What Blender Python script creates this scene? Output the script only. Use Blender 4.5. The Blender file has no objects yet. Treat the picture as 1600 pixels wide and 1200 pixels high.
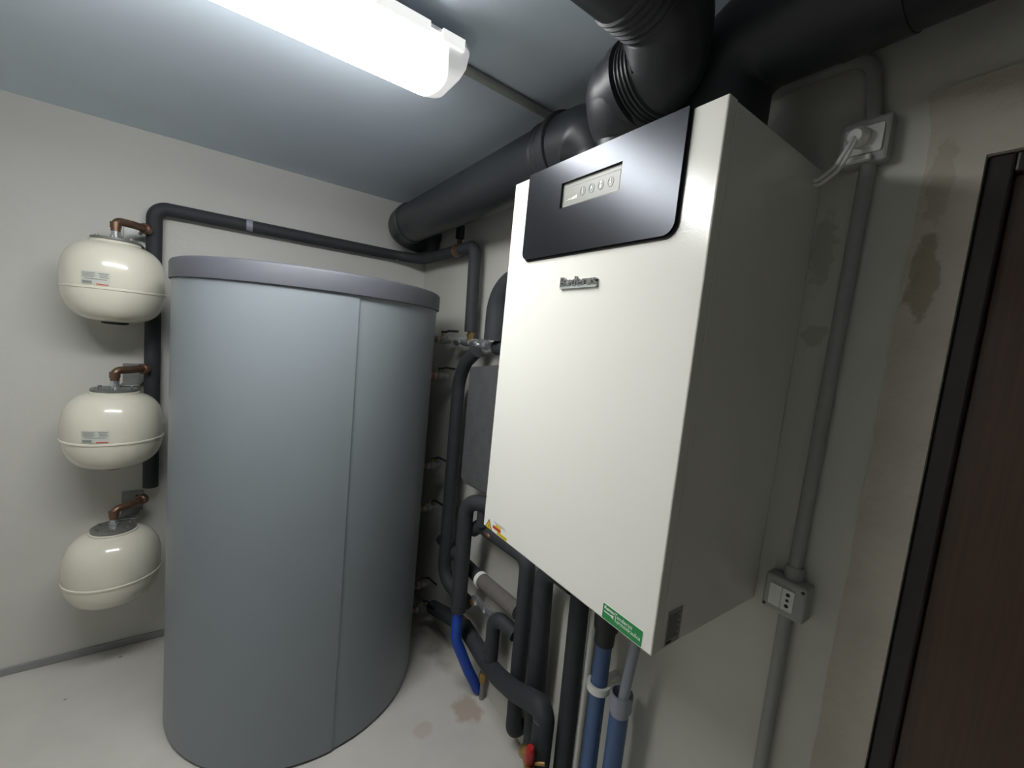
import bpy, bmesh, math, random
from mathutils import Vector, Matrix, Quaternion
random.seed(7)
S = bpy.context.scene
COL = S.collection
PI = math.pi
V = Vector

# ------------------------------------------------------------------ camera, world, exposure
cd = bpy.data.cameras.new('camera')
cam = bpy.data.objects.new('camera', cd)
COL.objects.link(cam)
cd.sensor_width = 36.0
cd.lens = 653.839 / 1600 * 36.0
cd.clip_start = 0.02
cam.location = (-1.0675, -0.40807, 1.63809)
cam.rotation_euler = (1.473072, -0.0984355, -0.612364)
S.camera = cam

w = bpy.data.worlds.new('world')
S.world = w
w.use_nodes = True
w.node_tree.nodes['Background'].inputs[0].default_value = (0.6, 0.7, 0.8, 1)
w.node_tree.nodes['Background'].inputs[1].default_value = 0.02

S.view_settings.view_transform = 'Standard'
S.view_settings.look = 'None'
S.view_settings.gamma = 1
S.view_settings.use_curve_mapping = False
S.view_settings.exposure = 0.0
LAMP = 35.0            # emission strength of the ceiling lamp's diffuser

# ------------------------------------------------------------------ materials
def srgb(r, g, b):
    f = lambda c: (c / 255 / 12.92) if c / 255 <= 0.04045 else ((c / 255 + 0.055) / 1.055) ** 2.4
    return (f(r), f(g), f(b), 1)

def mat(name, col, rough=0.6, metal=0.0, var=0.06, scale=8.0, bump=0.0, bscale=60.0, coat=0.0, spec=0.5):
    m = bpy.data.materials.new(name)
    m.use_nodes = True
    nt = m.node_tree
    b = nt.nodes['Principled BSDF']
    tc = nt.nodes.new('ShaderNodeTexCoord')
    n = nt.nodes.new('ShaderNodeTexNoise')
    n.inputs['Scale'].default_value = scale
    n.inputs['Detail'].default_value = 5
    nt.links.new(tc.outputs['Object'], n.inputs['Vector'])
    r = nt.nodes.new('ShaderNodeValToRGB')
    c = srgb(*col)
    r.color_ramp.elements[0].position = 0.3
    r.color_ramp.elements[1].position = 0.7
    r.color_ramp.elements[0].color = tuple(max(0, x * (1 - var)) for x in c[:3]) + (1,)
    r.color_ramp.elements[1].color = tuple(min(1, x * (1 + var)) for x in c[:3]) + (1,)
    nt.links.new(n.outputs['Fac'], r.inputs['Fac'])
    nt.links.new(r.outputs['Color'], b.inputs['Base Color'])
    b.inputs['Roughness'].default_value = rough
    b.inputs['Metallic'].default_value = metal
    b.inputs['Coat Weight'].default_value = coat
    b.inputs['Coat Roughness'].default_value = 0.06
    b.inputs['Specular IOR Level'].default_value = spec
    if bump > 0:
        n2 = nt.nodes.new('ShaderNodeTexNoise')
        n2.inputs['Scale'].default_value = bscale
        n2.inputs['Detail'].default_value = 4
        nt.links.new(tc.outputs['Object'], n2.inputs['Vector'])
        bp = nt.nodes.new('ShaderNodeBump')
        bp.inputs['Strength'].default_value = bump
        bp.inputs['Distance'].default_value = 0.01
        nt.links.new(n2.outputs['Fac'], bp.inputs['Height'])
        nt.links.new(bp.outputs['Normal'], b.inputs['Normal'])
    return m

def stain(m, centre, radii, col, amount=0.7, noise=14.0, edge=0.35):
    """a stain of its own shape: a soft, ragged ellipsoid of another colour on a surface (object coordinates)"""
    nt = m.node_tree
    b = nt.nodes['Principled BSDF']
    src = b.inputs['Base Color'].links[0].from_socket
    tc = nt.nodes.new('ShaderNodeTexCoord')
    sub = nt.nodes.new('ShaderNodeVectorMath'); sub.operation = 'SUBTRACT'
    sub.inputs[1].default_value = centre
    div = nt.nodes.new('ShaderNodeVectorMath'); div.operation = 'DIVIDE'
    div.inputs[1].default_value = radii
    ln = nt.nodes.new('ShaderNodeVectorMath'); ln.operation = 'LENGTH'
    nt.links.new(tc.outputs['Object'], sub.inputs[0])
    nt.links.new(sub.outputs[0], div.inputs[0])
    nt.links.new(div.outputs[0], ln.inputs[0])
    n = nt.nodes.new('ShaderNodeTexNoise')
    n.inputs['Scale'].default_value = noise
    n.inputs['Detail'].default_value = 6
    nt.links.new(tc.outputs['Object'], n.inputs['Vector'])
    ma = nt.nodes.new('ShaderNodeMath'); ma.operation = 'MULTIPLY_ADD'
    ma.inputs[1].default_value = 1.2
    nt.links.new(n.outputs['Fac'], ma.inputs[0])
    nt.links.new(ln.outputs['Value'], ma.inputs[2])
    mr = nt.nodes.new('ShaderNodeMapRange')
    mr.inputs['From Min'].default_value = 1.45
    mr.inputs['From Max'].default_value = 1.45 - edge
    mr.inputs['To Min'].default_value = 0
    mr.inputs['To Max'].default_value = amount
    nt.links.new(ma.outputs[0], mr.inputs['Value'])
    mx = nt.nodes.new('ShaderNodeMix'); mx.data_type = 'RGBA'
    nt.links.new(mr.outputs[0], mx.inputs['Factor'])
    nt.links.new(src, mx.inputs['A'])
    mx.inputs['B'].default_value = srgb(*col)
    nt.links.new(mx.outputs['Result'], b.inputs['Base Color'])

def specks(m, col, scale=9.0, thresh=0.06, amount=0.8):
    """scattered small flecks on a painted surface"""
    nt = m.node_tree
    b = nt.nodes['Principled BSDF']
    src = b.inputs['Base Color'].links[0].from_socket
    tc = nt.nodes.new('ShaderNodeTexCoord')
    vo = nt.nodes.new('ShaderNodeTexVoronoi')
    vo.inputs['Scale'].default_value = scale
    nt.links.new(tc.outputs['Object'], vo.inputs['Vector'])
    mr = nt.nodes.new('ShaderNodeMapRange')
    mr.inputs['From Min'].default_value = thresh * 1.5
    mr.inputs['From Max'].default_value = thresh
    mr.inputs['To Min'].default_value = 0
    mr.inputs['To Max'].default_value = amount
    nt.links.new(vo.outputs['Distance'], mr.inputs['Value'])
    mx = nt.nodes.new('ShaderNodeMix'); mx.data_type = 'RGBA'
    nt.links.new(mr.outputs[0], mx.inputs['Factor'])
    nt.links.new(src, mx.inputs['A'])
    mx.inputs['B'].default_value = srgb(*col)
    nt.links.new(mx.outputs['Result'], b.inputs['Base Color'])

M = {}
M['wall'] = mat('wall_paint', (206, 205, 199), 0.75, var=0.025, scale=3, bump=0.12, bscale=35)
M['wall_r'] = mat('wall_paint_right', (204, 202, 194), 0.7, var=0.03, scale=4, bump=0.15, bscale=30)
M['wall_front'] = mat('front_wall_dimming_grey', (160, 158, 152), 0.9, var=0.08, scale=5)  # unseen wall; darker grey chosen to cut the bounced light
M['ceiling'] = mat('ceiling_paint_flare_tint', (214, 226, 238), 0.85, var=0.03, scale=3)  # bluish lens flare round the lamp is tinted into this paint
M['floor'] = mat('floor_paint', (206, 203, 196), 0.55, var=0.05, scale=5, bump=0.08, bscale=40)
M['plaster'] = mat('plaster_band', (192, 186, 172), 0.85, var=0.06, scale=12, bump=0.3, bscale=45)
M['base'] = mat('baseboard_grey', (150, 152, 150), 0.7)
M['door_frame'] = mat('door_frame_dark', (38, 30, 28), 0.35, var=0.15, scale=20)
M['tank'] = mat('tank_jacket_grey', (130, 138, 143), 0.42, var=0.02, scale=4, bump=0.03, bscale=220)
M['lid'] = mat('tank_lid_dark_grey', (82, 84, 91), 0.55, var=0.04)
M['cream'] = mat('vessel_cream_enamel', (226, 222, 205), 0.22, var=0.02, coat=0.6)
M['zinc'] = mat('zinc_plate', (150, 152, 148), 0.45, 0.75, var=0.12, scale=30)
M['chrome'] = mat('chrome', (215, 218, 222), 0.2, 0.85, var=0.03)
M['copper'] = mat('aged_copper', (128, 102, 84), 0.42, 0.75, var=0.2, scale=30)
M['brass'] = mat('brass', (168, 138, 88), 0.32, 0.8, var=0.15, scale=40)
M['foam'] = mat('black_foam_insulation', (50, 53, 57), 0.72, var=0.1, scale=25, bump=0.12, bscale=90)
M['foam_grey'] = mat('grey_foam_insulation', (104, 100, 95), 0.9, var=0.08, scale=25, bump=0.15, bscale=90)
M['duct'] = mat('black_duct_plastic', (44, 47, 50), 0.42, var=0.08, scale=9, bump=0.05, bscale=30)
M['box_foam'] = mat('dark_grey_foam_shell', (82, 82, 84), 0.85, var=0.1, scale=16, bump=0.15, bscale=70)
M['boiler'] = mat('boiler_white_enamel', (238, 237, 228), 0.17, var=0.01, scale=2, bump=0.03, bscale=300, coat=0.0)
M['gap_shade'] = mat('dark_gap_shade', (28, 29, 31), 0.6)  # shadow in the gap round the panel, put in as dark colour
M['panel'] = mat('graphite_panel', (58, 60, 64), 0.27, 0.8, var=0.10, scale=7)
M['screen'] = mat('display_beige_grey', (134, 134, 126), 0.4, var=0.02)
M['screen_line'] = mat('display_line', (168, 168, 158), 0.4)
M['icon'] = mat('display_icon', (236, 236, 226), 0.4)
M['icon_dim'] = mat('display_icon_ring', (108, 110, 104), 0.4)
M['badge'] = mat('badge_metal', (168, 170, 168), 0.25, 0.85, var=0.05)
M['badge_base'] = mat('badge_base', (196, 202, 196), 0.3, 0.5)
M['green'] = mat('sticker_green', (38, 138, 74), 0.4, var=0.02)
M['paper'] = mat('sticker_white', (238, 240, 236), 0.5, var=0.01)
M['yellow'] = mat('sticker_yellow', (226, 196, 40), 0.5)
M['red'] = mat('sticker_red', (205, 62, 40), 0.5)
M['ink'] = mat('ink_black', (40, 40, 40), 0.6)
M['ink_grey'] = mat('ink_grey', (140, 146, 140), 0.6)
M['label'] = mat('label_pale', (205, 205, 196), 0.45, var=0.02)
M['plate'] = mat('rating_plate_grey', (158, 159, 153), 0.45, 0.0, var=0.05)
M['blue'] = mat('blue_sheath', (24, 72, 176), 0.5, var=0.08, scale=20)
M['blue_drain'] = mat('slate_blue_drain_pipe', (70, 96, 138), 0.42, var=0.06, scale=14)
M['black_rubber'] = mat('black_rubber', (36, 42, 42), 0.5)
M['pvc_white'] = mat('white_pvc', (232, 232, 226), 0.4, var=0.03)
M['pvc_grey'] = mat('grey_pvc', (150, 155, 166), 0.45, var=0.04)
M['conduit'] = mat('conduit_grey_paint', (160, 161, 156), 0.5, var=0.05, scale=14)
M['junction'] = mat('socket_box_grey', (168, 170, 164), 0.45, var=0.03)
M['red_cap'] = mat('red_plastic_cap', (176, 44, 40), 0.35)
M['lever'] = mat('black_lever', (30, 32, 34), 0.4)
M['lamp_body'] = mat('lamp_body', (232, 233, 232), 0.4)
M['foam_cut'] = mat('foam_cut_edge', (120, 92, 108), 0.9)
stain(M['floor'], (-0.115, 1.02, 0), (0.085, 0.10, 1), (176, 158, 138), 0.75, 16, 0.25)
stain(M['floor'], (-0.06, 1.5, 0), (0.16, 0.34, 1), (120, 114, 100), 0.75, 9, 0.7)
stain(M['floor'], (-0.30, 0.62, 0), (0.10, 0.20, 1), (196, 182, 168), 0.6, 12, 0.5)
stain(M['floor'], (-0.32, 1.02, 0), (0.05, 0.05, 1), (190, 174, 158), 0.55, 16, 0.3)
specks(M['floor'], (138, 130, 118), 6.0, 0.035)
stain(M['plaster'], (0, -0.19, 1.83), (1, 0.028, 0.10), (150, 136, 114), 0.7, 40, 0.15)
stain(M['plaster'], (0, -0.19, 2.0), (1, 0.022, 0.10), (158, 146, 126), 0.4, 50, 0.12)
stain(M['wall_r'], (0, -0.02, 1.9), (1, 0.03, 0.10), (160, 157, 147), 0.5, 44, 0.2)
stain(M['wall_r'], (0, -0.03, 1.72), (1, 0.03, 0.03), (160, 157, 147), 0.5, 44, 0.2)
specks(M['wall_r'], (150, 144, 132), 5.0, 0.02, 0.6)

def door_mat():
    m = mat('door_brown_wood', (64, 40, 24), 0.35, var=0.2, scale=6, coat=0.3)
    nt = m.node_tree
    tc = nt.nodes.new('ShaderNodeTexCoord')
    mp = nt.nodes.new('ShaderNodeMapping')
    mp.inputs['Scale'].default_value = (20, 30, 1.2)
    nt.links.new(tc.outputs['Object'], mp.inputs['Vector'])
    n = [x for x in nt.nodes if x.type == 'TEX_NOISE'][0]
    nt.links.new(mp.outputs['Vector'], n.inputs['Vector'])
    return m
M['door'] = door_mat()

def lamp_mat():
    m = bpy.data.materials.new('lamp_diffuser_glow')
    m.use_nodes = True
    nt = m.node_tree
    b = nt.nodes['Principled BSDF']
    b.inputs['Base Color'].default_value = (0.8, 0.82, 0.82, 1)
    b.inputs['Emission Color'].default_value = (0.985, 0.99, 0.985, 1)
    tc = nt.nodes.new('ShaderNodeTexCoord')
    sep = nt.nodes.new('ShaderNodeSeparateXYZ')
    nt.links.new(tc.outputs['Object'], sep.inputs[0])
    ab = nt.nodes.new('ShaderNodeMath'); ab.operation = 'ABSOLUTE'
    nt.links.new(sep.outputs['Y'], ab.inputs[0])
    n = nt.nodes.new('ShaderNodeTexNoise'); n.inputs['Scale'].default_value = 26; n.inputs['Detail'].default_value = 5
    nt.links.new(tc.outputs['Object'], n.inputs['Vector'])
    ad = nt.nodes.new('ShaderNodeMath'); ad.operation = 'MULTIPLY_ADD'; ad.inputs[1].default_value = 0.03
    nt.links.new(n.outputs['Fac'], ad.inputs[0]); nt.links.new(ab.outputs[0], ad.inputs[2])
    mr = nt.nodes.new('ShaderNodeMapRange')
    mr.inputs['From Min'].default_value = 0.075
    mr.inputs['From Max'].default_value = 0.100
    mr.inputs['To Min'].default_value = LAMP
    mr.inputs['To Max'].default_value = LAMP * 0.6
    nt.links.new(ad.outputs[0], mr.inputs['Value'])
    # the tubes end short of the diffuser's end
    mx = nt.nodes.new('ShaderNodeMapRange')
    ax = nt.nodes.new('ShaderNodeMath'); ax.operation = 'ABSOLUTE'
    nt.links.new(sep.outputs['X'], ax.inputs[0])
    a2 = nt.nodes.new('ShaderNodeMath'); a2.operation = 'MULTIPLY_ADD'; a2.inputs[1].default_value = 3.0
    nt.links.new(ab.outputs[0], a2.inputs[0])
    sq = nt.nodes.new('ShaderNodeMath'); sq.operation = 'POWER'; sq.inputs[1].default_value = 2.0
    nt.links.new(ab.outputs[0], sq.inputs[0]); nt.links.new(sq.outputs[0], a2.inputs[0]); nt.links.new(ax.outputs[0], a2.inputs[2])
    nt.links.new(a2.outputs[0], mx.inputs['Value'])
    mx.inputs['From Min'].default_value = 0.585
    mx.inputs['From Max'].default_value = 0.606
    mx.inputs['To Min'].default_value = 1.0
    mx.inputs['To Max'].default_value = 0.016
    mu = nt.nodes.new('ShaderNodeMath'); mu.operation = 'MULTIPLY'
    nt.links.new(mr.outputs[0], mu.inputs[0]); nt.links.new(mx.outputs[0], mu.inputs[1])
    nt.links.new(mu.outputs[0], b.inputs['Emission Strength'])
    return m
M['lamp'] = lamp_mat()
M['lamp_rim'] = mat('lamp_rim_glowing_plastic', (225, 228, 226), 0.4)
M['lamp_rim'].node_tree.nodes['Principled BSDF'].inputs['Emission Color'].default_value = (1.0, 0.99, 0.965, 1)
M['lamp_rim'].node_tree.nodes['Principled BSDF'].inputs['Emission Strength'].default_value = 0.75

# ------------------------------------------------------------------ object helpers
def finish(bm, smooth=True, angle=35):
    bmesh.ops.recalc_face_normals(bm, faces=bm.faces)
    me = bpy.data.meshes.new('m')
    bm.to_mesh(me)
    bm.free()
    if smooth:
        me.polygons.foreach_set('use_smooth', [True] * len(me.polygons))
        me.set_sharp_from_angle(angle=math.radians(angle))
    return me

def obj(name, bm, m, parent=None, smooth=True, label=None, angle=35):
    me = finish(bm, smooth, angle) if isinstance(bm, bmesh.types.BMesh) else bm
    me.name = name
    me.materials.clear()
    me.materials.append(m if not isinstance(m, str) else M[m])
    o = bpy.data.objects.new(name, me)
    COL.objects.link(o)
    if parent is not None:
        o.parent = parent
    if label:
        o['label'] = label
    return o

def tag(o, label, cat, group=None):
    o['label'] = label
    o['category'] = cat
    if group:
        o['group'] = group
    return o

def thing(name, label, cat, loc=(0, 0, 0), group=None, rz=0.0):
    o = bpy.data.objects.new(name, None)
    o.empty_display_size = 0.05
    COL.objects.link(o)
    o.location = loc
    o.rotation_euler = (0, 0, rz)
    return tag(o, label, cat, group)

def struct(name, bm, m, smooth=False, label=None):
    o = obj(name, bm, m, None, smooth)
    o['kind'] = 'structure'
    if label:
        o['label'] = label
    return o

def B():
    return bmesh.new()

def box(bm, x0, x1, y0, y1, z0, z1, bev=0.0, seg=2):
    r = bmesh.ops.create_cube(bm, size=1)
    vs = r['verts']
    for v in vs:
        v.co = V(((x0 + x1) / 2 + v.co.x * (x1 - x0), (y0 + y1) / 2 + v.co.y * (y1 - y0), (z0 + z1) / 2 + v.co.z * (z1 - z0)))
    if bev > 0:
        es = list({e for v in vs for e in v.link_edges})
        bmesh.ops.bevel(bm, geom=es, offset=bev, segments=seg, profile=0.5, affect='EDGES')
    return bm

def fillet(pts, rad, seg=8):
    pts = [V(p) for p in pts]
    if not isinstance(rad, (list, tuple)):
        rad = [rad] * len(pts)
    out = [pts[0]]
    for i in range(1, len(pts) - 1):
        a, b, c = pts[i - 1], pts[i], pts[i + 1]
        u, v_ = (a - b), (c - b)
        lu, lv = u.length, v_.length
        u.normalize(); v_.normalize()
        ang = u.angle(v_)
        if ang > PI - 0.02:
            out.append(b); continue
        d = min(rad[i] / math.tan(ang / 2), lu * 0.49, lv * 0.49)
        r = d * math.tan(ang / 2)
        p0 = b + u * d
        bis = (u + v_).normalized()
        ctr = b + bis * (r / math.sin(ang / 2))
        s = p0 - ctr
        e = b + v_ * d - ctr
        tot = s.angle(e)
        ax = s.cross(e).normalized()
        for k in range(seg + 1):
            out.append(ctr + Quaternion(ax, tot * k / seg) @ s)
    out.append(pts[-1])
    return out

def sweep(bm, path, r, n=20, cap=True):
    """a tube along a list of points; r is a number or one radius per point"""
    path = [V(p) for p in path]
    if not isinstance(r, (list, tuple)):
        r = [r] * len(path)
    t0 = (path[1] - path[0]).normalized()
    ref = V((0, 0, 1)) if abs(t0.z) < 0.9 else V((1, 0, 0))
    nrm = (ref - t0 * ref.dot(t0)).normalized()
    rings = []
    pt = t0
    for i, p in enumerate(path):
        if i == 0: t = t0
        elif i == len(path) - 1: t = (path[i] - path[i - 1]).normalized()
        else:
            t = ((path[i] - path[i - 1]).normalized() + (path[i + 1] - path[i]).normalized())
            t = t.normalized() if t.length > 1e-6 else pt
        if pt.cross(t).length > 1e-7:
            nrm = pt.rotation_difference(t) @ nrm
        nrm = (nrm - t * nrm.dot(t)).normalized()
        bi = t.cross(nrm)
        rings.append([bm.verts.new(p + (nrm * math.cos(2 * PI * k / n) + bi * math.sin(2 * PI * k / n)) * r[i]) for k in range(n)])
        pt = t
    for a, b in zip(rings, rings[1:]):
        for k in range(n):
            bm.faces.new((a[k], a[(k + 1) % n], b[(k + 1) % n], b[k]))
    if cap:
        bm.faces.new(rings[0][::-1])
        bm.faces.new(rings[-1])
    return bm

def pipe(bm, pts, r, rad=0.05, n=20, seg=8):
    return sweep(bm, fillet(pts, rad, seg), r, n)

def turned(bm, p0, p1, prof, n=24, cap=True):
    """a turned piece on the axis p0-p1: prof is a list of (fraction, radius)"""
    p0, p1 = V(p0), V(p1)
    pr = []
    last = None
    for t, r in prof:
        if last is not None and t <= last:
            t = last + 1e-4
        pr.append((t, r)); last = t
    return sweep(bm, [p0.lerp(p1, t) for t, r in pr], [r for t, r in pr], n, cap)

def lathe(bm, prof, n=48, c=(0, 0, 0)):
    rings = []
    for r, z in prof:
        if r < 1e-6:
            rings.append([bm.verts.new((c[0], c[1], c[2] + z))])
        else:
            rings.append([bm.verts.new((c[0] + r * math.cos(2 * PI * k / n), c[1] + r * math.sin(2 * PI * k / n), c[2] + z)) for k in range(n)])
    for a, b in zip(rings, rings[1:]):
        for k in range(n):
            A = a[k % len(a)]; A2 = a[(k + 1) % len(a)]; Bv = b[k % len(b)]; B2 = b[(k + 1) % len(b)]
            f = []
            for v in (A, A2, B2, Bv):
                if v not in f: f.append(v)
            if len(f) > 2: bm.faces.new(f)
    return bm

def prism(bm, pts, mtx, depth, hole=None):
    """a flat outline (2-D points) laid out by mtx and extruded by depth along its z"""
    loops = [pts] + ([hole] if hole else [])
    es = []
    for lp in loops:
        vs = [bm.verts.new(mtx @ V((x, y, 0))) for x, y in lp]
        es += [bm.edges.new((vs[i], vs[(i + 1) % len(vs)])) for i in range(len(vs))]
    r = bmesh.ops.triangle_fill(bm, edges=es, use_beauty=True)
    fs = [g for g in r['geom'] if isinstance(g, bmesh.types.BMFace)]
    ex = bmesh.ops.extrude_face_region(bm, geom=fs)
    nv = [g for g in ex['geom'] if isinstance(g, bmesh.types.BMVert)]
    d = (mtx.to_3x3() @ V((0, 0, 1))) * depth
    bmesh.ops.translate(bm, verts=nv, vec=d)
    return bm

def rrect(x0, x1, y0, y1, r=(0, 0, 0, 0), seg=6):
    """rounded rectangle; radii: lower-left, lower-right, upper-right, upper-left"""
    out = []
    for (cx, cy, a, rr) in ((x0 + r[0], y0 + r[0], PI, r[0]), (x1 - r[1], y0 + r[1], 1.5 * PI, r[1]),
                            (x1 - r[2], y1 - r[2], 0, r[2]), (x0 + r[3], y1 - r[3], 0.5 * PI, r[3])):
        if rr == 0: out.append((cx, cy))
        else:
            for k in range(seg + 1):
                t = a + 0.5 * PI * k / seg
                out.append((cx + rr * math.cos(t), cy + rr * math.sin(t)))
    return out

def frame_mx(o, x, y):
    x = V(x).normalized(); y = V(y).normalized(); z = x.cross(y)
    return Matrix(((x.x, y.x, z.x, o[0]), (x.y, y.y, z.y, o[1]), (x.z, y.z, z.z, o[2]), (0, 0, 0, 1)))

def text_mesh(s, mtx, width, height, depth, bold=0.0):
    """lettering as a mesh, fitted to width x height, standing depth proud"""
    cu = bpy.data.curves.new('t', 'FONT')
    cu.body = s
    cu.size = 1.0
    cu.extrude = 0.5
    cu.offset = bold
    cu.resolution_u = 3
    o = bpy.data.objects.new('t', cu)
    COL.objects.link(o)
    dg = bpy.context.evaluated_depsgraph_get()
    dg.update()
    me = bpy.data.meshes.new_from_object(o.evaluated_get(dg))
    COL.objects.unlink(o)
    bpy.data.objects.remove(o)
    xs = [v.co.x for v in me.vertices]; ys = [v.co.y for v in me.vertices]
    x0, x1, y0, y1 = min(xs), max(xs), min(ys), max(ys)
    for v in me.vertices:
        v.co = mtx @ V(((v.co.x - x0) / (x1 - x0) * width, (v.co.y - y0) / (y1 - y0) * height, (v.co.z + 0.5) * depth))
    return me

# ------------------------------------------------------------------ the room
YB, XL, YF, ZC = 2.14, -2.60, -3.40, 2.40
DY0, DY1, DZ = -1.12, -0.241, 2.035         # door opening in the right wall
b = B(); box(b, XL - 0.1, 0.1, YF - 0.1, YB + 0.1, -0.1, 0); struct('floor', b, 'floor')
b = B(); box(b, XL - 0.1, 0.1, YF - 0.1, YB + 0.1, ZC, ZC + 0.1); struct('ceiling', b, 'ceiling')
b = B(); box(b, XL - 0.1, 0.12, YB, YB + 0.1, 0, ZC); struct('wall_back', b, 'wall')
b = B(); box(b, XL - 0.1, XL, YF, YB, 0, ZC); struct('wall_left', b, 'wall')
b = B(); box(b, XL - 0.1, 0.12, YF - 0.1, YF, 0, ZC); struct('wall_front', b, 'wall_front')
b = B()
box(b, 0, 0.12, DY1, YB, 0, ZC)
box(b, 0, 0.12, YF, DY0, 0, ZC)
box(b, 0, 0.12, DY0, DY1, DZ, ZC)
struct('wall_right', b, 'wall_r')
b = B(); box(b, XL, 0, YB - 0.009, YB, 0, 0.035, 0.003); struct('baseboard_back', b, 'base')

# rough plaster band round the door
b = B()
random.seed(3)
outer = []
zz = 0.0
while zz < 2.15:
    outer.append((-0.155 - 0.010 * (zz / 2.15) + random.uniform(-0.002, 0.002), zz)); zz += 0.06
outer += [(-0.150, 2.165), (-0.20, 2.172)]
yy = -0.26
while yy > DY0 - 0.08:
    outer.append((yy, 2.172 + random.uniform(-0.002, 0.002))); yy -= 0.08
inner = [(DY0 - 0.08, DZ), (DY1, DZ), (DY1, 0.0)]
prism(b, outer + inner, frame_mx((0, 0, 0), (0, 1, 0), (0, 0, 1)), -0.006)
struct('trim_1', b, 'plaster')

d = bpy.data.objects.new('door_1', None); COL.objects.link(d); d['kind'] = 'structure'
b = B()
box(b, 0.004, 0.10, DY1 - 0.034, DY1, 0, DZ, 0.004)
box(b, 0.004, 0.10, DY0, DY0 + 0.034, 0, DZ, 0.004)
box(b, 0.004, 0.10, DY0 + 0.034, DY1 - 0.034, DZ - 0.034, DZ, 0.004)
obj('door_frame', b, 'door_frame', d, smooth=False, label='near-black door frame')
b = B(); box(b, 0.022, 0.062, DY0 + 0.034, DY1 - 0.034, 0.006, DZ - 0.034, 0.002)
obj('door_leaf', b, 'door', d, smooth=False, label='dark brown wooden door leaf')

# ------------------------------------------------------------------ grey buffer tank
TX, TY, TR, TH = -0.697, 1.612, 0.508, 1.82
t = thing('buffer_tank', 'tall grey cylindrical buffer tank with dark lid standing on the floor', 'tank', (TX, TY, 0))
sa = math.radians(-86.2)
n = 144
prof = []
angs = [sa + 2 * PI * k / n for k in range(n)]
def jr(k):            # jacket sheet overlaps itself at the seam
    f = min(1.0, k / 60)
    return TR - 0.0045 * (1 - f)
b = B()
zs = [0.012, 0.6, 1.2, 1.76]
cols = []
for k in range(n + 1):
    a = sa + 2 * PI * k / n
    r = jr(k)
    cols.append([b.verts.new((r * math.cos(a), r * math.sin(a), z)) for z in zs])
for k in range(n):
    for i in range(len(zs) - 1):
        b.faces.new((cols[k][i], cols[k + 1][i], cols[k + 1][i + 1], cols[k][i + 1]))
for i in range(len(zs) - 1):
    b.faces.new((cols[n][i], cols[0][i], cols[0][i + 1], cols[n][i + 1]))
b.faces.new([cols[k][0] for k in range(n + 1)][::-1])
b.faces.new([cols[k][-1] for k in range(n + 1)])
obj('jacket', b, 'tank', t, angle=30)
b = B(); lathe(b, [(0, 0), (TR - 0.02, 0), (TR - 0.02, 0.012), (0, 0.012)], 96)
obj('base_ring', b, 'lid', t)
b = B()
RL = TR + 0.008
lathe(b, [(0, 1.762), (RL - 0.004, 1.748), (RL, 1.75), (RL, TH - 0.012), (RL - 0.004, TH - 0.004), (RL - 0.012, TH), (0, TH)], 120)
obj('lid', b, 'lid', t, label='dark grey lid')

# ------------------------------------------------------------------ expansion vessels on the back wall
def curved(bm, a0, a1, z0, z1, r, n=10):
    top = []; bot = []
    for k in range(n + 1):
        a = a0 + (a1 - a0) * k / n
        bot.append(bm.verts.new((r * math.cos(a), r * math.sin(a), z0)))
        top.append(bm.verts.new((r * math.cos(a), r * math.sin(a), z1)))
    for k in range(n):
        bm.faces.new((bot[k], bot[k + 1], top[k + 1], top[k]))

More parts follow.
